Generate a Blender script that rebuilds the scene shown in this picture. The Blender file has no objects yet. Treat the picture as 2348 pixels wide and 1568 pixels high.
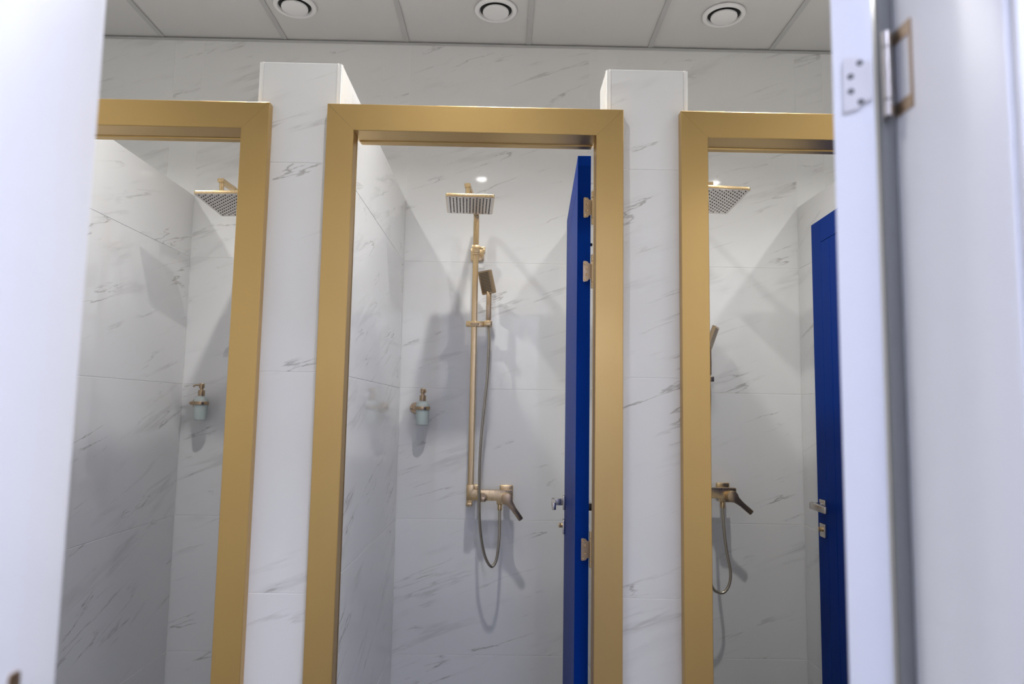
import bpy, bmesh, math, random
from mathutils import Vector, Matrix

random.seed(7)
S = bpy.context.scene
C = S.collection

# ------------------------------------------------------------------ measured layout (metres)
CAM_H = 1.40
YF, YP, YB = 1.943, 1.972, 3.309          # gilt frame face, pillar face, back wall face
PITCH = 1.0107                            # stall spacing
XL, XR = -0.519, 0.3272                   # outer edges of the middle gilt frame
FW = 0.0775                               # frame face width
ZT = CAM_H + 0.8628                       # frame top
PA, PW, PT = -0.4895, 0.2394, 0.1349      # pillar right face, pillar width, partition thickness
PD = 0.14                                 # pillar depth
ZP = CAM_H + 0.9973                       # pillar / partition top
ZC = CAM_H + 1.778                        # ceiling
ZG = CAM_H + 0.0965                       # one tile joint level
X0, X1, Y0 = -2.60, 2.62, -2.30           # room extents
NY0, NY1 = 0.655, 0.85                     # near wall
JL, JR = -0.514, 0.486                    # near opening jamb faces

# ------------------------------------------------------------------ camera
cam = bpy.data.cameras.new('camera')
cam.sensor_width = 36.0
cam.lens = 1616.84 / 2348 * 36.0
cam.clip_start = 0.02
cam.dof.use_dof = True
cam.dof.focus_distance = 2.45
cam.dof.aperture_fstop = 2.2
co = bpy.data.objects.new('camera', cam); C.objects.link(co)
r_ = Vector((0.9997965, -0.01126629, 0.01673427))
u_ = Vector((-0.01774183, -0.09624078, 0.99519995))
f_ = Vector((0.0096017, 0.99529432, 0.09642108))
m = Matrix((r_, u_, -f_)).transposed().to_4x4()
m.translation = (0, 0, CAM_H)
co.matrix_world = m
S.camera = co

# ------------------------------------------------------------------ world, exposure
w = bpy.data.worlds.new('world'); S.world = w; w.use_nodes = True
w.node_tree.nodes['Background'].inputs[0].default_value = (0.05, 0.05, 0.055, 1)
w.node_tree.nodes['Background'].inputs[1].default_value = 1.0
S.view_settings.view_transform = 'Standard'
S.view_settings.look = 'None'
S.view_settings.gamma = 1.0
S.view_settings.use_curve_mapping = False
S.view_settings.exposure = 0.0
CORRIDOR_W = 4.6
STALL_W = 12.2
DOWNLIGHT_COL = (1.0, 0.987, 0.96)
PANEL_L = 37.0
PANEL_COL = (0.70, 0.75, 1.0)

# ------------------------------------------------------------------ materials
def new_mat(name):
    mt = bpy.data.materials.new(name); mt.use_nodes = True
    nt = mt.node_tree
    return mt, nt, nt.nodes['Principled BSDF']

def plain(name, col, rough=0.5, metal=0.0, spec=0.5, trans=0.0, coat=0.0, noise=0.0, nscale=30.0):
    mt, nt, b = new_mat(name)
    b.inputs['Base Color'].default_value = (*col, 1)
    b.inputs['Roughness'].default_value = rough
    b.inputs['Metallic'].default_value = metal
    b.inputs['Specular IOR Level'].default_value = spec
    b.inputs['Transmission Weight'].default_value = trans
    b.inputs['Coat Weight'].default_value = coat
    if noise:
        tc = nt.nodes.new('ShaderNodeTexCoord')
        n = nt.nodes.new('ShaderNodeTexNoise'); n.inputs['Scale'].default_value = nscale
        n.inputs['Detail'].default_value = 3
        mx = nt.nodes.new('ShaderNodeMix'); mx.data_type = 'RGBA'
        mx.inputs[6].default_value = (*[c * (1 - noise) for c in col], 1)
        mx.inputs[7].default_value = (*[min(1, c * (1 + noise)) for c in col], 1)
        nt.links.new(tc.outputs['Object'], n.inputs['Vector'])
        nt.links.new(n.outputs['Fac'], mx.inputs[0])
        nt.links.new(mx.outputs[2], b.inputs['Base Color'])
    return mt

def marble(name, base=(0.80, 0.80, 0.79), rough=0.045):
    mt, nt, b = new_mat(name)
    N, L = nt.nodes.new, nt.links.new
    tc = N('ShaderNodeTexCoord'); oi = N('ShaderNodeObjectInfo')
    sc = N('ShaderNodeVectorMath'); sc.operation = 'SCALE'
    comb = N('ShaderNodeCombineXYZ')
    mul = N('ShaderNodeMath'); mul.operation = 'MULTIPLY'; mul.inputs[1].default_value = 61.7
    L(oi.outputs['Random'], mul.inputs[0])
    for i in range(3): L(mul.outputs[0], comb.inputs[i])
    rot = N('ShaderNodeMapping'); rot.inputs['Rotation'].default_value = (0, math.radians(19), 0)
    L(tc.outputs['Object'], rot.inputs['Vector'])
    add = N('ShaderNodeVectorMath'); add.operation = 'ADD'
    L(rot.outputs[0], add.inputs[0]); L(comb.outputs[0], add.inputs[1])

    def stretch(v):
        mp = N('ShaderNodeMapping'); mp.inputs['Scale'].default_value = v
        L(add.outputs[0], mp.inputs['Vector']); return mp
    def noise(src, scale, det, dist=0.0, rgh=0.55):
        n = N('ShaderNodeTexNoise'); n.inputs['Scale'].default_value = scale
        n.inputs['Detail'].default_value = det; n.inputs['Distortion'].default_value = dist
        n.inputs['Roughness'].default_value = rgh
        L(src.outputs[0], n.inputs['Vector']); return n
    def ridge(n, width):
        s = N('ShaderNodeMath'); s.operation = 'SUBTRACT'; s.inputs[1].default_value = 0.5
        L(n.outputs['Fac'], s.inputs[0])
        a = N('ShaderNodeMath'); a.operation = 'ABSOLUTE'; L(s.outputs[0], a.inputs[0])
        mr = N('ShaderNodeMapRange'); mr.interpolation_type = 'SMOOTHSTEP'
        mr.inputs['From Min'].default_value = 0; mr.inputs['From Max'].default_value = width
        mr.inputs['To Min'].default_value = 1; mr.inputs['To Max'].default_value = 0
        L(a.outputs[0], mr.inputs['Value']); return mr
    def thresh(n, lo, hi):
        mr = N('ShaderNodeMapRange'); mr.interpolation_type = 'SMOOTHSTEP'
        mr.inputs['From Min'].default_value = lo; mr.inputs['From Max'].default_value = hi
        L(n.outputs['Fac'], mr.inputs['Value']); return mr
    def mulm(a, c, k=None):
        x = N('ShaderNodeMath'); x.operation = 'MULTIPLY'
        L(a.outputs[0], x.inputs[0])
        if k is None: L(c.outputs[0], x.inputs[1])
        else: x.inputs[1].default_value = k
        return x
    # thin dark strokes, patchy, drawn along the slant
    v1 = mulm(ridge(noise(stretch((0.55, 1.0, 4.2)), 1.45, 8, 0.12, 0.56), 0.008),
              thresh(noise(stretch((1.9, 1, 4.0)), 1.6, 3), 0.52, 0.66))
    # soft broad smoky streaks around them
    v2 = mulm(ridge(noise(stretch((0.55, 1.0, 4.2)), 1.45, 8, 0.12, 0.56), 0.050),
              thresh(noise(stretch((1.2, 1, 3.2)), 1.6, 3), 0.50, 0.70))
    # a second family
    v3 = mulm(ridge(noise(stretch((0.42, 1, 5.0)), 1.7, 7, 0.1, 0.56), 0.016),
              thresh(noise(stretch((1.3, 1, 4.4)), 1.7, 3), 0.53, 0.68))
    v2k = mulm(v2, None, 0.24); v3k = mulm(v3, None, 0.34); v1k = mulm(v1, None, 0.68)
    m1 = N('ShaderNodeMath'); m1.operation = 'MAXIMUM'; L(v2k.outputs[0], m1.inputs[0]); L(v3k.outputs[0], m1.inputs[1])
    m2 = N('ShaderNodeMath'); m2.operation = 'MAXIMUM'; L(m1.outputs[0], m2.inputs[0]); L(v1k.outputs[0], m2.inputs[1])
    cloud = noise(stretch((1, 1, 2)), 1.2, 2)
    bc = N('ShaderNodeMix'); bc.data_type = 'RGBA'
    bc.inputs[6].default_value = (*[c * 0.955 for c in base], 1); bc.inputs[7].default_value = (*[c * 1.02 for c in base], 1)
    L(cloud.outputs['Fac'], bc.inputs[0])
    mx = N('ShaderNodeMix'); mx.data_type = 'RGBA'
    L(m2.outputs[0], mx.inputs[0]); L(bc.outputs[2], mx.inputs[6]); mx.inputs[7].default_value = (0.27, 0.255, 0.235, 1)
    L(mx.outputs[2], b.inputs['Base Color'])
    b.inputs['Roughness'].default_value = rough
    b.inputs['Specular IOR Level'].default_value = 0.5
    return mt

def brushed(name, col, rough, axis, streak=0.05, bump=0.05, var=0.07):
    mt, nt, b = new_mat(name)
    N, L = nt.nodes.new, nt.links.new
    tc = N('ShaderNodeTexCoord'); mp = N('ShaderNodeMapping')
    s = [260, 260, 260]; s[axis] = 2.5
    mp.inputs['Scale'].default_value = s
    n = N('ShaderNodeTexNoise'); n.inputs['Scale'].default_value = 1.0; n.inputs['Detail'].default_value = 3
    L(tc.outputs['Object'], mp.inputs['Vector']); L(mp.outputs[0], n.inputs['Vector'])
    n2 = N('ShaderNodeTexNoise'); n2.inputs['Scale'].default_value = 4.0; n2.inputs['Detail'].default_value = 2
    L(tc.outputs['Object'], n2.inputs['Vector'])
    mr = N('ShaderNodeMapRange'); mr.inputs['To Min'].default_value = rough - var; mr.inputs['To Max'].default_value = rough + var
    L(n.outputs['Fac'], mr.inputs['Value']); L(mr.outputs[0], b.inputs['Roughness'])
    mx = N('ShaderNodeMix'); mx.data_type = 'RGBA'
    mx.inputs[6].default_value = (*[c * (1 - streak) for c in col], 1)
    mx.inputs[7].default_value = (min(1, col[0] * (1 + streak)), min(1, col[1] * (1 + streak)), col[2] * (1 + streak * 0.4), 1)
    L(n2.outputs['Fac'], mx.inputs[0]); L(mx.outputs[2], b.inputs['Base Color'])
    bp = N('ShaderNodeBump'); bp.inputs['Strength'].default_value = bump; bp.inputs['Distance'].default_value = 0.0005
    L(n.outputs['Fac'], bp.inputs['Height']); L(bp.outputs[0], b.inputs['Normal'])
    b.inputs['Metallic'].default_value = 1.0
    return mt

def emitter(name, col, strength):
    mt, nt, b = new_mat(name)
    b.inputs['Base Color'].default_value = (0.8, 0.8, 0.8, 1)
    b.inputs['Emission Color'].default_value = (*col, 1)
    b.inputs['Emission Strength'].default_value = strength
    return mt

M = dict(
    marble=marble('marble_tile'),
    grout=plain('white_grout', (0.86, 0.86, 0.84), 0.8, noise=0.04),
    trim=plain('white_corner_trim', (0.86, 0.85, 0.83), 0.25),
    ceil=plain('ceiling_panel_white', (0.66, 0.65, 0.64), 0.75, noise=0.02, nscale=6),
    grid=plain('ceiling_grid_white', (0.52, 0.52, 0.515), 0.5, noise=0.02),
    vent=plain('vent_white', (0.84, 0.84, 0.84), 0.35, noise=0.01),
    dark=plain('recess_shade', (0.015, 0.015, 0.015), 0.7, noise=0.1),  # black stands in for the shade inside recesses
    floor=plain('floor_grey_tile', (0.17, 0.17, 0.175), 0.25, noise=0.06, nscale=4),
    gilt_v=brushed('brushed_gilt_upright', (0.61, 0.415, 0.172), 0.36, 2),
    gilt_h=brushed('brushed_gilt_crosswise', (0.61, 0.415, 0.172), 0.36, 0),
    brass=brushed('brushed_brass', (0.66, 0.49, 0.28), 0.27, 2, 0.04, 0.0, 0.02),
    bronze=brushed('brushed_bronze', (0.50, 0.37, 0.24), 0.30, 2, 0.04, 0.0, 0.02),
    plate=plain('spray_plate_painted_sheen', (0.72, 0.67, 0.62), 0.30, metal=0.75, noise=0.02),  # brushed gold, its white reflection put into the colour
    hose=brushed('steel_brass_hose', (0.46, 0.41, 0.32), 0.28, 2, 0.05, 0.0, 0.02),
    rubber=plain('black_rubber', (0.012, 0.012, 0.012), 0.5, noise=0.1),
    nickel=brushed('satin_nickel', (0.62, 0.58, 0.54), 0.25, 2, 0.03, 0.0, 0.02),
    nickel_sheen=plain('nickel_painted_sheen', (0.80, 0.77, 0.75), 0.4, metal=0.35, noise=0.02),  # nickel leaf, its bright reflection put into a whiter colour
    gap_shade_screw=plain('grey_gap_shade_screw', (0.20, 0.20, 0.19), 0.7, noise=0.03),  # shade of the door gap as a colour; also the dark screws
    blue=plain('blue_lacquer', (0.002, 0.030, 0.220), 0.40, spec=0.025, noise=0.05, nscale=3),
    white=plain('white_lacquer', (0.82, 0.82, 0.84), 0.35, noise=0.008, nscale=3),
    glass=plain('frosted_glass', (0.80, 0.88, 0.86), 0.45, trans=0.45, noise=0.01),
    paint=plain('white_wall_paint', (0.80, 0.80, 0.82), 0.6, noise=0.01, nscale=3),
    soap=plain('green_soap', (0.50, 0.74, 0.66), 0.5, trans=0.2, noise=0.03),
)

# ------------------------------------------------------------------ mesh helpers
def tag(o, label=None, cat=None, group=None, kind=None):
    if label: o['label'] = label
    if cat: o['category'] = cat
    if group: o['group'] = group
    if kind: o['kind'] = kind
    return o

def obj(name, data, mat=None, parent=None, loc=(0, 0, 0), rot=(0, 0, 0)):
    if isinstance(data, bmesh.types.BMesh):
        me = bpy.data.meshes.new(name); data.to_mesh(me); data.free()
    else:
        me = data
    if mat is not None and len(me.materials) == 0: me.materials.append(mat)
    o = bpy.data.objects.new(name, me); C.objects.link(o)
    o.parent = parent; o.location = loc; o.rotation_euler = rot
    return o

def empty(name, loc=(0, 0, 0), rot=(0, 0, 0), parent=None):
    o = bpy.data.objects.new(name, None); C.objects.link(o)
    o.empty_display_size = 0.1; o.location = loc; o.rotation_euler = rot; o.parent = parent
    return o

def BM(): return bmesh.new()

def shade(bm, ang=35):
    for f in bm.faces: f.smooth = True
    a = math.radians(ang)
    for e in bm.edges:
        if len(e.link_faces) == 2 and e.calc_face_angle(0) > a: e.smooth = False
    return bm

def join(bm, other, mat=None):
    if mat is not None: other.transform(mat)
    me = bpy.data.meshes.new('t'); other.to_mesh(me); other.free()
    bm.from_mesh(me); bpy.data.meshes.remove(me)
    return bm

def box(x0, x1, y0, y1, z0, z1, bev=0.0, seg=2):
    bm = BM()
    vs = [bm.verts.new(p) for p in ((x0, y0, z0), (x1, y0, z0), (x1, y1, z0), (x0, y1, z0), (x0, y0, z1), (x1, y0, z1), (x1, y1, z1), (x0, y1, z1))]
    for q in ((3, 2, 1, 0), (4, 5, 6, 7), (0, 1, 5, 4), (1, 2, 6, 5), (2, 3, 7, 6), (3, 0, 4, 7)): bm.faces.new([vs[i] for i in q])
    if bev:
        bmesh.ops.bevel(bm, geom=list(bm.edges), offset=bev, segments=seg, profile=0.5, affect='EDGES')
        shade(bm)
    return bm

def cbox(cx, cy, cz, sx, sy, sz, bev=0.0, seg=2):
    return box(cx - sx / 2, cx + sx / 2, cy - sy / 2, cy + sy / 2, cz - sz / 2, cz + sz / 2, bev, seg)

def lathe(prof, n=32, axis='z'):
    """prof: (radius, height) pairs, revolved about z"""
    bm = BM(); rings = []
    for r, h in prof:
        if r < 1e-6: rings.append([bm.verts.new((0, 0, h))])
        else: rings.append([bm.verts.new((r * math.cos(2 * math.pi * i / n), r * math.sin(2 * math.pi * i / n), h)) for i in range(n)])
    for a, b in zip(rings, rings[1:]):
        for i in range(n):
            j = (i + 1) % n
            if len(a) == 1 and len(b) == 1: continue
            if len(a) == 1: bm.faces.new((a[0], b[j], b[i]))
            elif len(b) == 1: bm.faces.new((a[i], a[j], b[0]))
            else: bm.faces.new((a[i], a[j], b[j], b[i]))
    bmesh.ops.recalc_face_normals(bm, faces=bm.faces)
    shade(bm)
    if axis == 'y': bm.transform(Matrix.Rotation(math.radians(90), 4, 'X'))   # +z -> -y
    if axis == 'x': bm.transform(Matrix.Rotation(math.radians(90), 4, 'Y'))   # +z -> +x
    return bm

def cyl(r, h0, h1, n=28, bev=0.0, axis='z'):
    if bev: p = [(0, h0), (r - bev, h0), (r, h0 + bev), (r, h1 - bev), (r - bev, h1), (0, h1)]
    else: p = [(0, h0), (r, h0), (r, h1), (0, h1)]
    return lathe(p, n, axis)

def move(bm, v): bm.transform(Matrix.Translation(Vector(v))); return bm

def prism(pts, h0, h1, bev=0.0, plane='xy'):
    """extrude polygon (2D) from h0 to h1; plane xy -> along z, xz -> along y, yz -> along x"""
    bm = BM()
    def P(p, h): return (p[0], p[1], h) if plane == 'xy' else ((p[0], h, p[1]) if plane == 'xz' else (h, p[0], p[1]))
    a = [bm.verts.new(P(p, h0)) for p in pts]; b = [bm.verts.new(P(p, h1)) for p in pts]
    n = len(pts)
    bm.faces.new(a); bm.faces.new(list(reversed(b)))
    for i in range(n): bm.faces.new((a[i], b[i], b[(i + 1) % n], a[(i + 1) % n]))
    bmesh.ops.recalc_face_normals(bm, faces=bm.faces)
    if bev:
        es = [e for e in bm.edges if e.calc_face_angle(0) > 0.6]
        bmesh.ops.bevel(bm, geom=es, offset=bev, segments=2, profile=0.5, affect='EDGES')
    shade(bm)
    return bm

def rrect(w, h, r, n=5):
    pts = []
    for cx, cy, a0 in ((w / 2 - r, h / 2 - r, 0), (-w / 2 + r, h / 2 - r, 90), (-w / 2 + r, -h / 2 + r, 180), (w / 2 - r, -h / 2 + r, 270)):
        for i in range(n + 1):
            a = math.radians(a0 + 90 * i / n); pts.append((cx + r * math.cos(a), cy + r * math.sin(a)))
    return pts

def catmull(P, sub=8):
    P = [Vector(p) for p in P]; out = []
    Q = [P[0] * 2 - P[1]] + P + [P[-1] * 2 - P[-2]]
    for i in range(1, len(Q) - 2):
        a, b, c, d = Q[i - 1:i + 3]
        for k in range(sub):
            t = k / sub
            out.append(0.5 * ((2 * b) + (c - a) * t + (2 * a - 5 * b + 4 * c - d) * t * t + (3 * b - a - 3 * c + d) * t ** 3))
    out.append(P[-1]); return out

def tube(path, r, n=12, square=False, prof=None):
    bm = BM(); rings = []
    path = [Vector(p) for p in path]
    up = None
    for i, p in enumerate(path):
        t = (path[min(i + 1, len(path) - 1)] - path[max(i - 1, 0)]).normalized()
        if up is None:
            up = Vector((1, 0, 0)) if abs(t.x) < 0.8 else Vector((0, 1, 0))
        up = (up - t * up.dot(t)).normalized(); s = t.cross(up)
        rr = r[i] if isinstance(r, (list, tuple)) else r
        if prof is None: rings.append([bm.verts.new(p + (up * math.cos(2 * math.pi * k / n) + s * math.sin(2 * math.pi * k / n)) * rr) for k in range(n)])
        else: rings.append([bm.verts.new(p + up * q[0] + s * q[1]) for q in prof])
    n = len(rings[0])
    for a, b in zip(rings, rings[1:]):
        for k in range(n): bm.faces.new((a[k], a[(k + 1) % n], b[(k + 1) % n], b[k]))
    bm.faces.new(list(reversed(rings[0]))); bm.faces.new(rings[-1])
    bmesh.ops.recalc_face_normals(bm, faces=bm.faces)
    return shade(bm, 40)

# ------------------------------------------------------------------ tiles
TILE_MESH = {}
GAP = 0.0022
def tile_mesh(wd, h):
    k = (round(wd, 4), round(h, 4))
    if k not in TILE_MESH:
        bm = box(-wd / 2, wd / 2, 0, 0.008, -h / 2, h / 2)
        es = [e for e in bm.edges if all(abs(v.co.y) < 1e-6 for v in e.verts)]
        bmesh.ops.bevel(bm, geom=es, offset=0.0007, segments=1, affect='EDGES')
        me = bpy.data.meshes.new('tile'); bm.to_mesh(me); bm.free(); me.materials.append(M['marble'])
        TILE_MESH[k] = me
    return TILE_MESH[k]

def rows(z0, z1):
    zs = [z0] + [ZG + 0.6 * k for k in range(-4, 5) if z0 + 0.03 < ZG + 0.6 * k < z1 - 0.03] + [z1]
    return list(zip(zs, zs[1:]))

def tile_face(parent, facing, plane, us, z0, z1):
    """tiles on one wall face. us: joint positions along the wall; plane: coordinate of the finished face"""
    rz = {'-y': 0, '+x': math.pi / 2, '-x': -math.pi / 2, '+y': math.pi}[facing]
    for a, b in zip(us, us[1:]):
        for c, d in rows(z0, z1):
            me = tile_mesh(b - a - GAP, d - c - GAP)
            u, z = (a + b) / 2, (c + d) / 2
            loc = (u, plane, z) if facing[1] == 'y' else (plane, u, z)
            obj('tile', me, None, parent, loc, (0, 0, rz))
REC = 0.0012   # grout recess

# ------------------------------------------------------------------ room shell
def struct(name, bm, mat, label, cat='wall'):
    return tag(obj(name, bm, mat), label, cat, kind='structure')

struct('floor', box(X0, X1, Y0, YB, -0.1, 0.0), M['floor'], 'grey tiled floor of the shower room', 'floor')
wb = struct('wall_back', box(X0 - 0.1, X1 + 0.1, YB + REC, YB + 0.15, 0, ZC + 0.1), M['grout'], 'white marble tiled wall at the back of the shower stalls')
xs = [X0 + 0.002]
for k in (-1, 0, 1, 2): xs += [PA + k * PITCH - PT, PA + k * PITCH]
xs.append(X1 - 0.002)
for i, (a, b) in enumerate(zip(xs, xs[1:])):
    tile_face(wb, '-y', YB, [a, b], (0.002 if i % 2 == 0 else 2.0965), ZC - 0.002)
wl = struct('wall_left', box(X0 - 0.1, X0, Y0, YB, 0, ZC + 0.1), M['marble'], 'marble clad end wall at the left of the corridor')
wr = struct('wall_right', box(X1, X1 + 0.1, Y0, YB, 0, ZC + 0.1), M['marble'], 'marble clad end wall at the right of the corridor')
wn = struct('wall_rear', box(X0 - 0.1, X1 + 0.1, Y0 - 0.1, Y0, 0, ZC + 0.1), M['paint'], 'white wall behind the viewer')

PLAB = ['marble pillar and partition at the far left, left of the leftmost stall',
        'marble tiled pillar and partition between the left and middle gold frames',
        'marble tiled pillar and partition between the middle and right gold frames',
        'marble partition behind the open blue door of the right stall']
for k in (-1, 0, 1, 2):
    a = PA + k * PITCH
    q = REC
    pts = [(a - PW + q, YP + q), (a - q, YP + q), (a - q, YB), (a - PT + q, YB), (a - PT + q, YP + PD), (a - PW + q, YP + PD)]
    p = struct('wall_partition_%d' % (k + 2), prism(pts, 0, ZP - 0.001), M['grout'], PLAB[k + 1])
    T = 0.013
    tile_face(p, '-y', YP, [a - PW + T, a - T], 0.002, ZP)
    tile_face(p, '+x', a, [YP + T, YB - 1.2, YB - 0.001], 0.002, ZP)
    tile_face(p, '-x', a - PW, [YP + T, YP + PD], 0.002, ZP)
    tile_face(p, '-x', a - PT, [YP + PD + 0.001, YB - 0.001], 0.002, ZP)
    for sx, cx in ((1, a - T), (-1, a - PW + T)):
        pr = [(cx, YP + T)]
        arc = [(cx + sx * (T - 0.0005) * math.sin(t), YP + T - (T - 0.0005) * math.cos(t)) for t in [math.pi / 2 * i / 6 for i in range(7)]]
        arc = [(cx, YP - 0.0012), (cx + sx * 0.0028, YP - 0.0012)] + arc[1:-1] + [(a + 0.0012 if sx > 0 else a - PW - 0.0012, YP + T - 0.0028), (a + 0.0012 if sx > 0 else a - PW - 0.0012, YP + T)]
        obj('corner_trim', prism(pr + arc, 0.0, ZP), M['trim'], p)

# near wall, with the doorway the photograph is taken through
NW = ZC + 0.002
nw = BM()
join(nw, box(X0, JL - 0.03, NY0, NY1, 0, NW)); join(nw, box(JR + 0.03, X1, NY0, NY1, 0, NW)); join(nw, box(JL - 0.03, JR + 0.03, NY0, NY1, 2.236, NW))
wnr = struct('wall_near', nw, M['grout'], 'marble tiled wall around the white doorway nearest the viewer')
tile_face(wnr, '+y', NY1 + 0.006, [X0 + 0.004, -1.7, JL - 0.085], 0.002, NW)
tile_face(wnr, '+y', NY1 + 0.006, [JR + 0.085, 1.75, X1 - 0.004], 0.002, NW)
tile_face(wnr, '+y', NY1 + 0.006, [JL - 0.085, JR + 0.085], 2.312, NW)
struct('wall_near_stall_left', box(-1.32, -1.20, Y0, NY0, 0, NW), M['paint'], 'white side wall of the room behind the viewer on the left')
struct('wall_near_stall_right', box(1.20, 1.32, Y0, NY0, 0, NW), M['paint'], 'white side wall of the room behind the viewer on the right')

# ------------------------------------------------------------------ ceiling
ce = struct('ceiling', box(X0 - 0.1, X1 + 0.1, Y0 - 0.1, YB + 0.1, ZC + 0.03, ZC + 0.1), M['ceil'], 'pale suspended panel ceiling with a metal grid', 'ceiling')
BX, BS = -1.6948, 0.5946
bars = [BX + BS * k for k in range(-1, 8)]
ybars = [YB - BS * k for k in range(1, 8)]
VENTS = [(-0.965, 2.9976), (-0.068, 2.9967), (0.954, 2.9945)]
DOWN = [(-2.005, 1.31), (-0.206, 1.31), (1.594, 1.33), (-2.01, 2.15), (-0.94, 2.15), (-0.035, 2.15), (0.96, 2.15), (1.95, 2.15)]
LPX, LPY = None, None
px_edges = [X0] + [b for b in bars if X0 + 0.05 < b < X1 - 0.05] + [X1]
py_edges = [YB] + [y for y in ybars if y > Y0 + 0.05] + [Y0]
for i, (a, b) in enumerate(zip(px_edges, px_edges[1:])):
    for j, (d, c) in enumerate(zip(py_edges, py_edges[1:])):
        rz_ = random.uniform(0, 0.002)
        obj('ceiling_panel', box(a + 0.004, b - 0.004, c + 0.004, d - 0.004, ZC + 0.0045 + rz_, ZC + 0.02), M['ceil'], ce)
for b in px_edges[1:-1]:
    obj('grid_bar', box(b - 0.0115, b + 0.0115, Y0, YB - 0.002, ZC, ZC + 0.003), M['grid'], ce)
for y in py_edges[1:-1]:
    for a, b in zip(px_edges, px_edges[1:]):
        obj('grid_bar', box(a + 0.012, b - 0.012, y - 0.0115, y + 0.0115, ZC, ZC + 0.003), M['grid'], ce)
el = BM(); join(el, box(X0, X1, YB - 0.022, YB - 0.001, ZC - 0.0045, ZC - 0.003)); join(el, box(X0, X1, YB - 0.0025, YB - 0.001, ZC - 0.003, ZC + 0.02))
obj('edge_angle', el, M['grid'], ce)

VLAB = ['round white ceiling vent above the pillar between left and middle stalls', 'round white ceiling vent above the middle stall', 'round white ceiling vent above the right stall']
for (vx, vy), lb in zip(VENTS, VLAB):
    t = tag(empty('ceiling_vent', (vx, vy, ZC)), lb, 'vent', 'round ceiling vents')
    R = 0.094
    obj('rim', lathe([(R, 0.003), (R, -0.003), (R - 0.003, -0.007), (R - 0.010, -0.0085), (R - 0.018, -0.0075), (0.0715, -0.001), (0.0705, 0.003)], 56), M['vent'], t)
    obj('disc', lathe([(0, -0.0175), (0.050, -0.0168), (0.0565, -0.0145), (0.0585, -0.0105), (0.0575, -0.005), (0.052, -0.002), (0, -0.001)], 56), M['vent'], t)
    obj('throat_shade', lathe([(0.0712, 0.0028), (0.0712, 0.0022), (0, 0.0022)], 48), M['dark'], t)  # flat dark disc painted as the shade of the vent opening

# ------------------------------------------------------------------ downlights, and added cool light panels
DLAB = ['small round downlight over the left end of the corridor', 'small round downlight in the corridor ceiling facing the middle stall', 'small round downlight over the right end of the corridor',
        'small round downlight beyond the partition at the far left', 'small round downlight above the left stall', 'small round downlight above the middle stall', 'small round downlight above the right stall', 'small round downlight beyond the partition at the far right']
for i, ((dx, dy), lb) in enumerate(zip(DOWN, DLAB)):
    t = tag(empty('downlight', (dx, dy, ZC)), lb, 'downlight', 'corridor downlights' if i < 3 else 'downlights over the stalls')
    obj('trim_ring', lathe([(0.052, 0.0), (0.052, -0.003), (0.049, -0.005), (0.042, -0.0055), (0.039, -0.003), (0.038, 0.004)], 40), M['vent'], t)
    obj('lens', lathe([(0.0375, -0.004), (0.034, -0.009), (0.026, -0.0125), (0.014, -0.0145), (0, -0.015)], 40), emitter('downlight_lens', DOWNLIGHT_COL, 30.0), t)
    ld = bpy.data.lights.new('downlight_lamp', 'AREA'); ld.shape = 'DISK'; ld.size = 0.072
    ld.energy = CORRIDOR_W if i < 3 else STALL_W; ld.color = DOWNLIGHT_COL; ld.spread = math.radians(130)
    lo = bpy.data.objects.new('downlight_lamp', ld); C.objects.link(lo); lo.parent = t; lo.location = (0, 0, -0.0165)

lens_mat = emitter('added_panel_diffuser', PANEL_COL, PANEL_L)  # unseen panels added for the cool light coming from behind the viewer
for ly, lb in ((-0.45, 'unseen square cool light panel added above the viewer'), (-1.55, 'unseen square cool light panel added near the wall behind the viewer')):
    t = tag(empty('added_light_panel', (0.58, ly, ZC)), lb, 'ceiling light', 'added cool light panels')
    lf = BM()
    for a in ((-0.3, 0.3, -0.3, -0.27), (-0.3, 0.3, 0.27, 0.3), (-0.3, -0.27, -0.27, 0.27), (0.27, 0.3, -0.27, 0.27)): join(lf, box(a[0], a[1], a[2], a[3], -0.018, -0.001))
    obj('frame', lf, M['vent'], t)
    obj('diffuser', box(-0.27, 0.27, -0.27, 0.27, -0.012, -0.002), lens_mat, t)

# ------------------------------------------------------------------ gilt door frames
def frame_profile(yr1=2.022, yr2=2.047, lip=0.003):
    oc = 0.0464
    c = 0.0012
    return [(c, YF), (FW - c, YF), (FW, YF + c), (FW, yr1), (FW + lip, yr1 + 0.002), (FW + lip, yr2), (oc, yr2), (oc, YP - 0.0005), (0, YP - 0.0005), (0, YF + c)]

def stile(side, xo):
    bm = BM(); P = frame_profile(1.990, 1.997, 0.001); n = len(P); e = 0.0002
    lo = [bm.verts.new((xo + side * d, y, 0.0)) for d, y in P]
    hi = [bm.verts.new((xo + side * d, y, ZT - d - e)) for d, y in P]
    bm.faces.new(lo); bm.faces.new(list(reversed(hi)))
    for i in range(n): bm.faces.new((lo[i], hi[i], hi[(i + 1) % n], lo[(i + 1) % n]))
    bmesh.ops.recalc_face_normals(bm, faces=bm.faces); return bm

def header(xl, xr):
    bm = BM(); P = frame_profile(); n = len(P); e = 0.0002
    a = [bm.verts.new((xl + d + e, y, ZT - d)) for d, y in P]
    b = [bm.verts.new((xr - d - e, y, ZT - d)) for d, y in P]
    bm.faces.new(a); bm.faces.new(list(reversed(b)))
    for i in range(n): bm.faces.new((a[i], b[i], b[(i + 1) % n], a[(i + 1) % n]))
    bmesh.ops.recalc_face_normals(bm, faces=bm.faces); return bm

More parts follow.
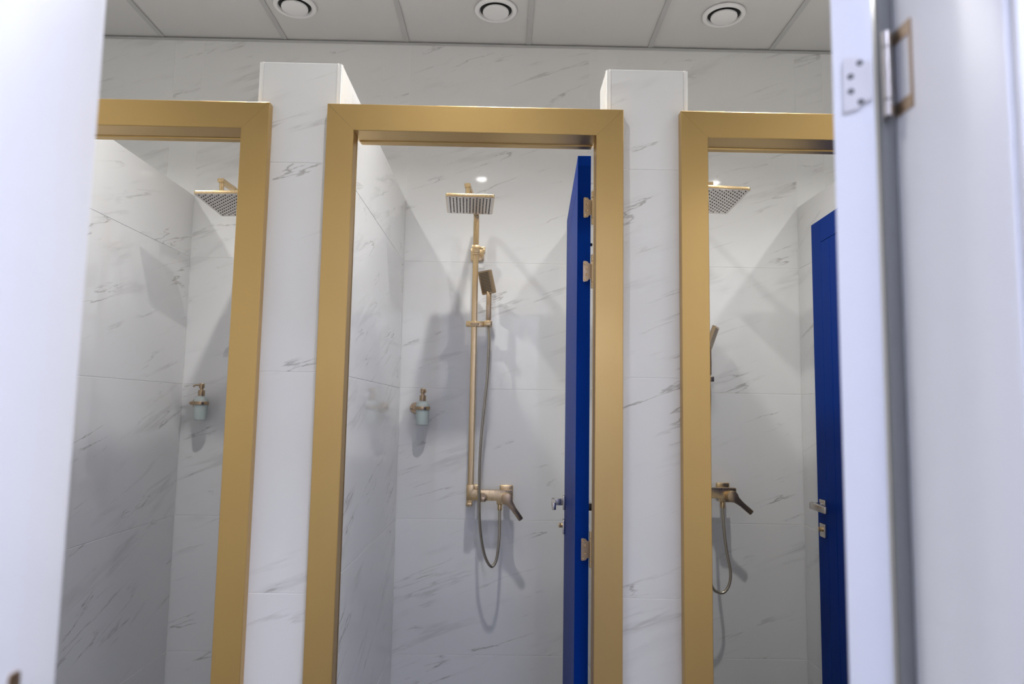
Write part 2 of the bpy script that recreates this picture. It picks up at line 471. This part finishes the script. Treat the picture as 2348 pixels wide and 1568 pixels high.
FLAB = {-1: 'brushed gold door frame of the left stall, cut off by the white jamb', 0: 'brushed gold door frame of the middle stall, fully in view at the top', 1: 'brushed gold door frame of the right stall, partly behind the white door'}
for k in (-1, 0, 1):
    cx = (XL + XR) / 2 + k * PITCH
    t = tag(empty('door_frame', (cx, YF, 0)), FLAB[k], 'door frame', 'brushed gold door frames')
    for nm, bm, mt in (('stile', stile(1, XL + k * PITCH), M['gilt_v']), ('stile', stile(-1, XR + k * PITCH), M['gilt_v']), ('header', header(XL + k * PITCH, XR + k * PITCH), M['gilt_h'])):
        move(bm, (-cx, -YF, 0)); obj(nm, bm, mt, t)

# ------------------------------------------------------------------ hinges
def leaf_shape(w, h):
    """butterfly hinge leaf in (u,v): u runs away from the knuckle; shoulders slope in towards the knuckle"""
    r = 0.004
    pts = [(0, -h * 0.34), (w * 0.30, -h * 0.38), (w * 0.48, -h * 0.47)]
    for i in range(5):
        a = math.radians(-70 + 70 * i / 4); pts.append((w - r + r * math.cos(a), -h / 2 + r + r * math.sin(a)))
    pts += [(u, -v) for u, v in reversed(pts)]
    return pts

def screw(r=0.0036):
    return lathe([(0, 0.0004), (r * 0.35, 0.0004), (r * 0.45, 0.0010), (r * 0.8, 0.0012), (r, 0.0)], 14)

def hinge(parent, loc, rz, mat, leafmat, h=0.103, screws=True):
    """barrel along z at loc; door leaf lies on the door edge (u to local -x, facing -y)"""
    hg = BM()
    for z0, z1 in ((-h / 2, -h * 0.31), (-h * 0.305, h * 0.305), (h * 0.31, h / 2)):
        join(hg, cyl(0.0052, z0, z1, 18, 0.0006))
    hg = obj('hinge', hg, mat, parent, loc, (0, 0, rz))
    lh = 0.064
    lf = prism([(-u - 0.004, v) for u, v in leaf_shape(0.025, lh)], -0.0012, 0.0012, plane='xz')
    obj('hinge_leaf', lf, leafmat, hg, (0, -0.0035, 0))
    if screws:
        for u, v in ((0.022, 0.024), (0.016, 0.010), (0.016, -0.010), (0.022, -0.024)):
            obj('screw', screw(), mat, hg, (-u - 0.002, -0.0047, v), (math.pi / 2, 0, 0))
    return hg

# ------------------------------------------------------------------ blue stall doors
DT, DW, DZ0, DZ1 = 0.0402, 0.745, 0.012, 2.182
def blue_door(name, k, label):
    t = tag(empty(name, (0.2535 + k * PITCH, 2.098, 0), (0, 0, math.radians(-2.5))), label, 'door', 'blue shower stall doors', kind='structure')
    obj('leaf', box(-DT + 0.0025, 0, 0, DW, DZ0, DZ1, 0.001, 1), M['blue'], t)
    x0, x1 = -DT, -DT + 0.0035
    B = 0.092
    obj('face_stile', box(x0, x1, 0, B, DZ0, DZ1, 0.0007, 1), M['blue'], t)
    obj('face_stile', box(x0, x1, DW - B, DW, DZ0, DZ1, 0.0007, 1), M['blue'], t)
    for z0, z1 in ((DZ0, DZ0 + 0.12), (DZ1 - B, DZ1)):
        obj('face_rail', box(x0, x1, B + 0.001, DW - B - 0.001, z0, z1, 0.0007, 1), M['blue'], t)
    nb = 7; wv = (DW - 2 * B) / nb
    me = None
    for i in range(nb):
        y = B + wv * (i + 0.5)
        if me is None:
            bm = box(x0, x1, -wv / 2 + 0.0011, wv / 2 - 0.0011, DZ0 + 0.122, DZ1 - B - 0.002, 0.0009, 1)
            me = bpy.data.meshes.new('board'); bm.to_mesh(me); bm.free(); me.materials.append(M['blue'])
        obj('board', me, None, t, (0, y, 0))
    for z in (2.017, 1.8205, 1.002, 0.22):
        hinge(t, (0.0065, -0.004, z), 0, M['brass'], M['bronze'])
    # lever handles on both faces
    hy, hz = 0.683, 1.048
    for s, xf in ((-1, -DT), (1, 0)):
        rs = move(prism(rrect(0.052, 0.052, 0.003), 0, 0.009, 0.001, 'yz'), (0, 0, 0))
        if s < 0: rs.transform(Matrix.Scale(-1, 4, (1, 0, 0))); bmesh.ops.reverse_faces(rs, faces=rs.faces)
        rose = obj('handle_rose', rs, M['nickel'], t, (xf, hy, hz))
        lv = BM()
        join(lv, cbox(s * 0.030, 0, 0.002, 0.044, 0.020, 0.026, 0.003))
        join(lv, box(s * 0.046 - 0.007, s * 0.046 + 0.007, -0.135, 0.014, -0.012, 0.015, 0.0028))
        obj('lever', lv, M['nickel'], rose)
    lkp = prism(rrect(0.050, 0.052, 0.003), -0.009, 0, 0.001, 'yz')
    lk = obj('lock_plate', lkp, M['nickel'], t, (-DT, hy + 0.004, hz - 0.092))
    kn = BM(); join(kn, lathe([(0, 0), (0.009, 0), (0.009, 0.006), (0.007, 0.008), (0, 0.008)], 20, 'x')); kn.transform(Matrix.Rotation(math.pi, 4, 'Z'))
    join(kn, cbox(-0.011, 0, 0, 0.010, 0.005, 0.018, 0.0015))
    obj('thumb_turn', kn, M['brass'], lk, (-0.008, 0, 0.004))
    bu = BM(); join(bu, lathe([(0, 0), (0.005, 0), (0.005, 0.006), (0.0035, 0.008), (0, 0.008)], 16, 'x'))
    obj('bumper', bu, M['rubber'], t, (0.0, 0.03, 1.911))
    return t
blue_door('door_1', -1, 'blue lacquered door of the left stall, hidden behind the gold frame')
blue_door('door_2', 0, 'blue lacquered door of the middle stall standing open, seen edge on')
blue_door('door_3', 1, 'dark blue boarded door of the right stall standing open against the partition')

# ------------------------------------------------------------------ white near doorway and door
t = tag(empty('door_frame', (JL, NY0, 0)), 'white lacquered door frame right in front of the viewer, out of focus', 'door frame')
def loc_part(name, bm, mat, par=t): move(bm, (-JL, -NY0, 0)); return obj(name, bm, mat, par)
HT = 2.20
jl = loc_part('jamb', box(JL - 0.03, JL, NY0, NY1, 0, HT, 0.0015), M['white'])
jr = loc_part('jamb', box(JR, JR + 0.03, NY0, NY1, 0, HT, 0.0015), M['white'])
loc_part('head', box(JL - 0.03, JR + 0.03, NY0, NY1, HT + 0.0005, HT + 0.035, 0.0015), M['white'])
for y0, y1 in ((NY0 - 0.012, NY0 - 0.0005), (NY1 + 0.0005, NY1 + 0.012)):
    for x0, x1 in ((JL - 0.082, JL - 0.004), (JR + 0.004, JR + 0.082)):
        loc_part('casing', box(x0, x1, y0, y1, 0, HT + 0.03, 0.0012), M['white'])
    loc_part('casing', box(JL - 0.082, JR + 0.082, y0, y1, HT + 0.0305, HT + 0.11, 0.0012), M['white'])
loc_part('gap_shade_strip', box(0.4690, JR + 0.0035, NY1 + 0.0002, NY1 + 0.0105, 0.01, HT, 0.001), M['gap_shade_screw'])  # grey strip added to give the door gap its shade
sp = loc_part('strike_plate', prism([(p[0] + 0.783, p[1] + 1.04) for p in rrect(0.018, 0.15, 0.004)], JL - 0.0005, JL + 0.0015, plane='yz'), M['bronze'])
loc_part('latch_hole_shade', box(JL - 0.0004, JL + 0.0019, 0.778, 0.788, 1.0, 1.03), M['dark'], sp).matrix_parent_inverse = Matrix.Identity(4)  # dark block painted as the shade in the latch opening

WT, WW = 0.0484, 0.93
wd = tag(empty('door_4', (0.4665, 0.862, 0), (0, 0, math.radians(-30))), 'white lacquered door swung open at the right edge, out of focus', 'door', kind='structure')
obj('leaf', box(-WT, 0, 0, WW, 0.012, 2.19, 0.0015), M['white'], wd)
# hinge of the white door: barrel between door edge and jamb
HZ = 1.828
def near_hinge(z):
    h = 0.111
    hg = BM()
    for z0, z1 in ((-h / 2, -h * 0.31), (-h * 0.305, h * 0.305), (h * 0.31, h / 2)): join(hg, cyl(0.0058, z0, z1, 20, 0.0008))
    hg = obj('hinge', hg, M['nickel'], wd)
    hg.location = wd_inv @ Vector((0.4738, 0.8438, z)); hg.rotation_euler = (0, 0, math.radians(30))
    # leaf on the door edge (edge normal is (-.5,-.866))
    lf = prism([(-u, v) for u, v in leaf_shape(0.033, 0.074)], -0.0022, -0.0002, plane='xz')
    lo = obj('hinge_leaf', lf, M['nickel_sheen'], hg)
    base = Vector((0.4635, 0.862, z)) - Vector((0.4738, 0.8438, z))
    lo.location = (base.x, base.y, 0); lo.rotation_euler = (0, 0, math.radians(-30))
    for u, v in ((0.013, 0.026), (0.024, 0.010), (0.024, -0.010), (0.013, -0.026)):
        d = Matrix.Rotation(math.radians(-30), 3, 'Z') @ Vector((-u, -0.0022, 0))
        obj('screw', screw(0.0042), M['gap_shade_screw'], hg, (base.x + d.x, base.y + d.y, v), (math.pi / 2, 0, math.radians(-30)))
    # open outer leaf on the jamb: a C shaped plate with the cut-out for the inner leaf
    a, b, hh = 0.003, -0.034, h / 2
    c = 0.010
    pts = [(a, hh), (b, hh), (b, -hh), (a, -hh), (a, -hh + 0.017), (b + 0.004, -hh + 0.017), (b + 0.004, hh - 0.017), (a, hh - 0.017)]
    obj('outer_leaf', prism(pts, JR - 0.0018 - 0.4738, JR - 0.0001 - 0.4738, plane='yz'), M['bronze'], hg)
wd_m = Matrix.Translation((0.4665, 0.862, 0)) @ Matrix.Rotation(math.radians(-30), 4, 'Z')
wd_inv = wd_m.inverted()
for z in (HZ, 0.3): near_hinge(z)

# ------------------------------------------------------------------ shower columns
def shower_column(ox, oz, head_tilt, head_dz, label, hand_label, hand_yaw, hand_tilt, hose, hand_dz, slide_z=1.79, lever_deg=-54, head_yaw=0.0, head_dx=0.0):
    RX, RY = -0.1437, 3.213
    t = tag(empty('shower_column', (RX + ox, YB, 0.0 + oz)), label, 'shower', 'brushed brass shower columns')
    def part(name, bm, mat=M['brass'], par=None, world=True):
        if world: move(bm, (-RX, -YB, 0))
        return obj(name, bm, mat, par or t)
    zt = 2.318
    sq = [(x, y) for x, y in rrect(0.026, 0.024, 0.004, 3)]
    # riser with a bend into the overhead arm
    tip = Vector((-0.166, 2.835, zt)); bend = Vector((RX, RY, zt))
    d = (tip - bend).normalized()
    path = [Vector((RX, RY, 1.06)), Vector((RX, RY, zt - 0.05))]
    for i in range(1, 8):
        a = math.pi / 2 * i / 7
        path.append(Vector((RX, RY, zt - 0.05)) + d * (0.05 * (1 - math.cos(a))) + Vector((0, 0, 0.05 * math.sin(a))))
    riser = part('riser', tube(path[:2], 0.01, prof=sq))
    part('overhead_arm', tube(path[1:] + [tip - d * 0.02, tip + d * 0.012], 0.01, prof=[(x * 1.0, y * 1.0) for x, y in rrect(0.025, 0.016, 0.003, 3)]))
    # ball joint and shower head
    hc = Vector((-0.155 + head_dx, 2.838, 2.236 + head_dz))
    jb = BM()
    join(jb, move(lathe([(0, 0), (0.012, 0), (0.012, 0.012), (0.0085, 0.016), (0.0085, 0.034), (0.0098, 0.037), (0.0098, 0.060), (0, 0.060)], 24), (tip.x + 0.001, tip.y, zt - 0.066)))
    part('swivel_joint', jb)
    hw, hd, ht = 0.194, 0.244, 0.0125
    hb = prism(rrect(hw, hd, 0.010), 0, ht, 0.0015)
    head = obj('shower_head', hb, M['brass'], t, hc - Vector((RX, YB, 0)), (head_tilt, 0, math.radians(head_yaw)))
    obj('spray_plate', prism(rrect(hw - 0.005, hd - 0.005, 0.008), -0.0015, 0.0005), M['plate'], head)
    nz = BM(); nc = 13
    dx = (hw - 0.034) / (nc - 1); nr = 11
    dy = (hd - 0.026) / (nr - 0.5 if nr else 1)
    for i in range(nc):
        for j in range(nr - (i % 2)):
            join(nz, move(lathe([(0.0028, 0), (0.0024, -0.0022), (0, -0.0022)], 8), (-hw / 2 + 0.017 + i * dx, -hd / 2 + 0.015 + (j + 0.5 * (i % 2)) * dy, -0.0015)))
    tag(obj('nozzles', nz, M['rubber'], head), 'black rubber nozzles', kind='stuff')
    # wall bracket
    bz = 2.138
    br = BM()
    join(br, cbox(RX, RY, bz, 0.036, 0.036, 0.036, 0.003))
    join(br, box(RX - 0.011, RX + 0.011, RY + 0.014, YB - 0.006, bz - 0.011, bz + 0.011, 0.002))
    bk = part('wall_bracket', br)
    fl = part('bracket_flange', cbox(RX + 0.004, YB - 0.0065, bz - 0.004, 0.062, 0.012, 0.062, 0.003))
    hk = BM(); join(hk, box(RX + 0.016, RX + 0.044, RY - 0.004, RY + 0.014, bz + 0.004, bz + 0.013, 0.0015)); join(hk, box(RX + 0.032, RX + 0.043, RY - 0.004, RY + 0.014, bz - 0.018, bz + 0.006, 0.0015))
    part('bracket_lock', hk)
    part('riser_ferrule', cbox(RX, RY, bz - 0.022, 0.031, 0.030, 0.010, 0.002))
    # slide holder for the hand shower
    sz = slide_z
    part('slide_holder', box(RX - 0.037, RX + 0.046, RY - 0.021, RY + 0.018, sz - 0.012, sz + 0.012, 0.002))
    part('slide_button', prism([(x + RX + 0.004, z + sz) for x, z in rrect(0.040, 0.0105, 0.003)], RY - 0.0235, RY - 0.018, 0.0008, 'xz'), M['bronze'])
    part('cradle', box(RX + 0.0465, RX + 0.083, RY - 0.062, RY + 0.004, sz - 0.013, sz + 0.010, 0.0025))
    # mixer
    my = 3.218; mz = 1.019
    mb = [(-0.0175, 0.047), (0.0165, 0.047), (0.0165, 0.033), (0.0185, 0.027), (0.025, 0.0245), (0.190, 0.0245), (0.190, -0.0375), (0.118, -0.0375), (0.118, -0.0215), (-0.0175, -0.0215)]
    part('mixer_body', prism([(RX + x, mz + z) for x, z in mb], my - 0.022, my + 0.016, 0.0015, 'xz'))
    sp_ = BM(); join(sp_, prism([(RX - 0.0165, mz - 0.022), (RX + 0.012, mz - 0.022), (RX + 0.010, mz - 0.032), (RX - 0.0165, mz - 0.032)], my - 0.014, my + 0.012, 0.001, 'xz'))
    join(sp_, cbox(RX - 0.0045, my - 0.004, mz - 0.040, 0.029, 0.030, 0.017, 0.003))
    part('spout', sp_, M['brass'])
    for fx, nm in ((RX + 0.003 + 0.158, 0), (RX + 0.008, 1)):
        fb = part('wall_flange', cbox(fx, YB - 0.008, mz + 0.008, 0.061, 0.014, 0.061, 0.005, 3))
        u = BM(); join(u, move(cyl(0.014, 0, 0.06, 24, 0.001, 'y'), (fx, YB - 0.010, mz + 0.006)))
        part('wall_union', u)
    lx, lz = RX + 0.164, mz - 0.010
    part('lever_hub', move(lathe([(0, 0), (0.0255, 0), (0.0255, 0.026), (0.0235, 0.028), (0, 0.028)], 36, 'y'), (lx, my - 0.020, lz)))
    la = math.radians(lever_deg)
    lever = BM()
    pr = [(math.cos(a) * 0.0245, math.sin(a) * 0.0245) for a in [math.radians(40 + 280 * i / 18) for i in range(19)]]
    pr += [(0.050, -0.0115), (0.1055, -0.0115), (0.109, -0.008), (0.109, 0.008), (0.1055, 0.0115), (0.050, 0.0115)]
    lv = prism(pr, -0.010, 0, 0.0012, 'xz')
    lv.transform(Matrix.Rotation(-la, 4, 'Y'))
    part('lever', move(lv, (lx, my - 0.048, lz)), M['bronze'])
    dk = BM(); join(dk, move(lathe([(0, 0), (0.0175, 0), (0.0175, 0.020), (0.016, 0.022), (0, 0.022)], 28, 'y'), (RX + 0.055, my - 0.021, mz - 0.004)))
    join(dk, cbox(RX + 0.055, my - 0.036, mz - 0.014, 0.030, 0.016, 0.022, 0.004))
    part('diverter_knob', dk, M['bronze'])
    ox_ = RX + 0.1325
    part('hose_outlet', move(lathe([(0, 0), (0.0095, 0), (0.0105, -0.002), (0.0105, -0.026), (0.009, -0.028), (0, -0.028)], 24), (ox_, my - 0.004, mz - 0.037)))
    # ---------------- hand shower, resting in the cradle
    cx, cy = RX + 0.066, RY - 0.034
    h = tag(empty('hand_shower', (cx + ox, cy, sz + oz)), hand_label, 'hand shower', 'hand showers on hoses')
    hl = 0.128
    obj('handle', prism(rrect(0.023, 0.021, 0.005), 0.018, 0.018 + hl, 0.0015), M['bronze'], h)
    obj('neck_ring', cyl(0.0085, 0.008, 0.020, 20, 0.001), M['brass'], h)
    rot = Matrix.Rotation(hand_yaw, 4, 'Z') @ Matrix.Rotation(hand_tilt, 4, 'X')
    hb = prism([(x, z + 0.048) for x, z in rrect(0.082, 0.108, 0.006)], -0.008, 0.008, 0.0015, 'xz')
    hb.transform(rot); hd_ = obj('spray_head', hb, M['bronze'], h, (0, 0, 0.018 + hl - 0.004))
    sl = BM()
    for i in range(14):
        join(sl, cbox(0, -0.0084, 0.006 + i * 0.0066, 0.062, 0.0016, 0.0030))
    sl.transform(rot)
    tag(obj('spray_slots', sl, M['rubber'], hd_), kind='stuff')
    P = catmull([Vector((x, y, z)) - Vector((cx, cy, sz)) for x, y, z in hose], 8)
    obj('hose', tube(P, 0.0064, 12), M['hose'], h)
    return t

def hose_c(sz=1.79):
    return [(-0.0775, 3.179, 1.778), (-0.0725, 3.172, 1.72), (-0.0731, 3.168, 1.6736), (-0.0767, 3.165, 1.5555), (-0.0876, 3.163, 1.4186), (-0.0984, 3.16, 1.2829), (-0.1033, 3.158, 1.1484), (-0.1021, 3.158, 0.9962), (-0.0958, 3.163, 0.883),
            (-0.0804, 3.17, 0.7894), (-0.0622, 3.175, 0.7374), (-0.0407, 3.18, 0.7154), (-0.0221, 3.187, 0.7436), (-0.0121, 3.195, 0.8185), (-0.0103, 3.207, 0.9031), (-0.0112, 3.214, 0.956)]
shower_column(0, 0, 0.0, 0.0, 'brass shower column with square head and lever mixer in the middle stall', 'slotted brass hand shower clipped to the column in the middle stall', math.radians(-48), math.radians(17), hose_c(), 0, head_yaw=3.0)
shower_column(-PITCH, 0.0, -0.10, -0.018, 'brass shower column in the left stall, only its perforated head showing', 'hand shower of the left stall, behind the gold frame', math.radians(-40), math.radians(15), hose_c(), 0, head_yaw=-4.0, head_dx=0.03)
hr = [(-0.0775, 3.179, 1.518), (-0.076, 3.17, 1.46), (-0.082, 3.165, 1.35), (-0.098, 3.16, 1.10), (-0.105, 3.16, 0.88), (-0.098, 3.165, 0.70), (-0.078, 3.17, 0.625), (-0.055, 3.17, 0.598), (-0.022, 3.17, 0.597), (0.003, 3.175, 0.632), (0.0095, 3.18, 0.685), (-0.002, 3.19, 0.765), (-0.010, 3.20, 0.86), (-0.0112, 3.214, 0.956)]
shower_column(PITCH - 0.010, 0.026, -0.13, 0.012, 'brass shower column with perforated head in the right stall, half hidden by the gold frame', 'hand shower of the right stall, only its thin edge showing', math.radians(62), math.radians(20), hr, 0, slide_z=1.53, lever_deg=-40, head_yaw=5.0, head_dx=0.016)

# ------------------------------------------------------------------ soap dispensers
def dispenser(ox, oz, spout_dir, label):
    DX, DY, DZ = -0.373, 3.246, 1.403
    t = tag(empty('soap_dispenser', (DX + ox, DY, DZ + oz)), label, 'soap dispenser', 'wall soap dispensers')
    my = YB - DY
    mt = BM()
    join(mt, move(lathe([(0, 0), (0.0255, 0), (0.0255, 0.006), (0.0235, 0.009), (0, 0.009)], 32, 'y'), (-0.040, my - 0.0003, 0)))
    join(mt, move(cyl(0.0085, 0, 0.045, 20, 0.001, 'y'), (-0.040, my - 0.007, 0)))
    obj('wall_mount', mt, M['bronze'], t)
    kb = BM(); k = lathe([(0, 0), (0.003, 0.0), (0.0075, 0.004), (0.0075, 0.010), (0.0068, 0.011), (0.0075, 0.012), (0.0075, 0.020), (0.006, 0.026), (0, 0.026)], 20, 'x'); join(kb, move(k, (-0.060, my - 0.045, 0)))
    obj('mount_knob', kb, M['bronze'], t)
    rg = BM()
    join(rg, lathe([(0.0315, -0.0072), (0.0340, -0.0072), (0.0345, -0.0062), (0.0345, 0.0062), (0.0340, 0.0072), (0.0315, 0.0072), (0.0315, -0.0072)], 40))
    obj('ring', rg, M['bronze'], t)
    obj('jar', lathe([(0, -0.077), (0.0235, -0.077), (0.0265, -0.0745), (0.0278, -0.066), (0.0295, -0.03), (0.0305, 0.0), (0.0310, 0.012), (0.029, 0.021), (0.022, 0.028), (0.0145, 0.031), (0.0135, 0.034), (0, 0.034)], 36), M['glass'], t)
    obj('soap_filling', lathe([(0, -0.066), (0.0225, -0.065), (0.0245, -0.058), (0.026, -0.03), (0.0268, -0.012), (0, -0.012)], 28), M['soap'], t)
    pm = BM()
    join(pm, lathe([(0, 0.033), (0.0142, 0.033), (0.0147, 0.035), (0.0147, 0.057), (0.0142, 0.0585), (0.008, 0.0585), (0.0078, 0.066), (0.0078, 0.068), (0.0115, 0.0685), (0.0118, 0.070), (0.0118, 0.088), (0.011, 0.0895), (0, 0.0895)], 28))
    pump = obj('pump', pm, M['bronze'], t)
    dx, dy = spout_dir
    obj('pump_spout', tube([(dx * 0.008, dy * 0.008, 0.081), (dx * 0.026, dy * 0.026, 0.082), (dx * 0.034, dy * 0.034, 0.079), (dx * 0.037, dy * 0.037, 0.073)], 0.0036, 10), M['bronze'], pump)
    return t
dispenser(0, 0, (0.45, -0.89), 'frosted green soap dispenser with brass pump on the wall of the middle stall')
dispenser(-PITCH, 0.006, (-1, -0.1), 'frosted soap dispenser with brass pump on the wall of the left stall')
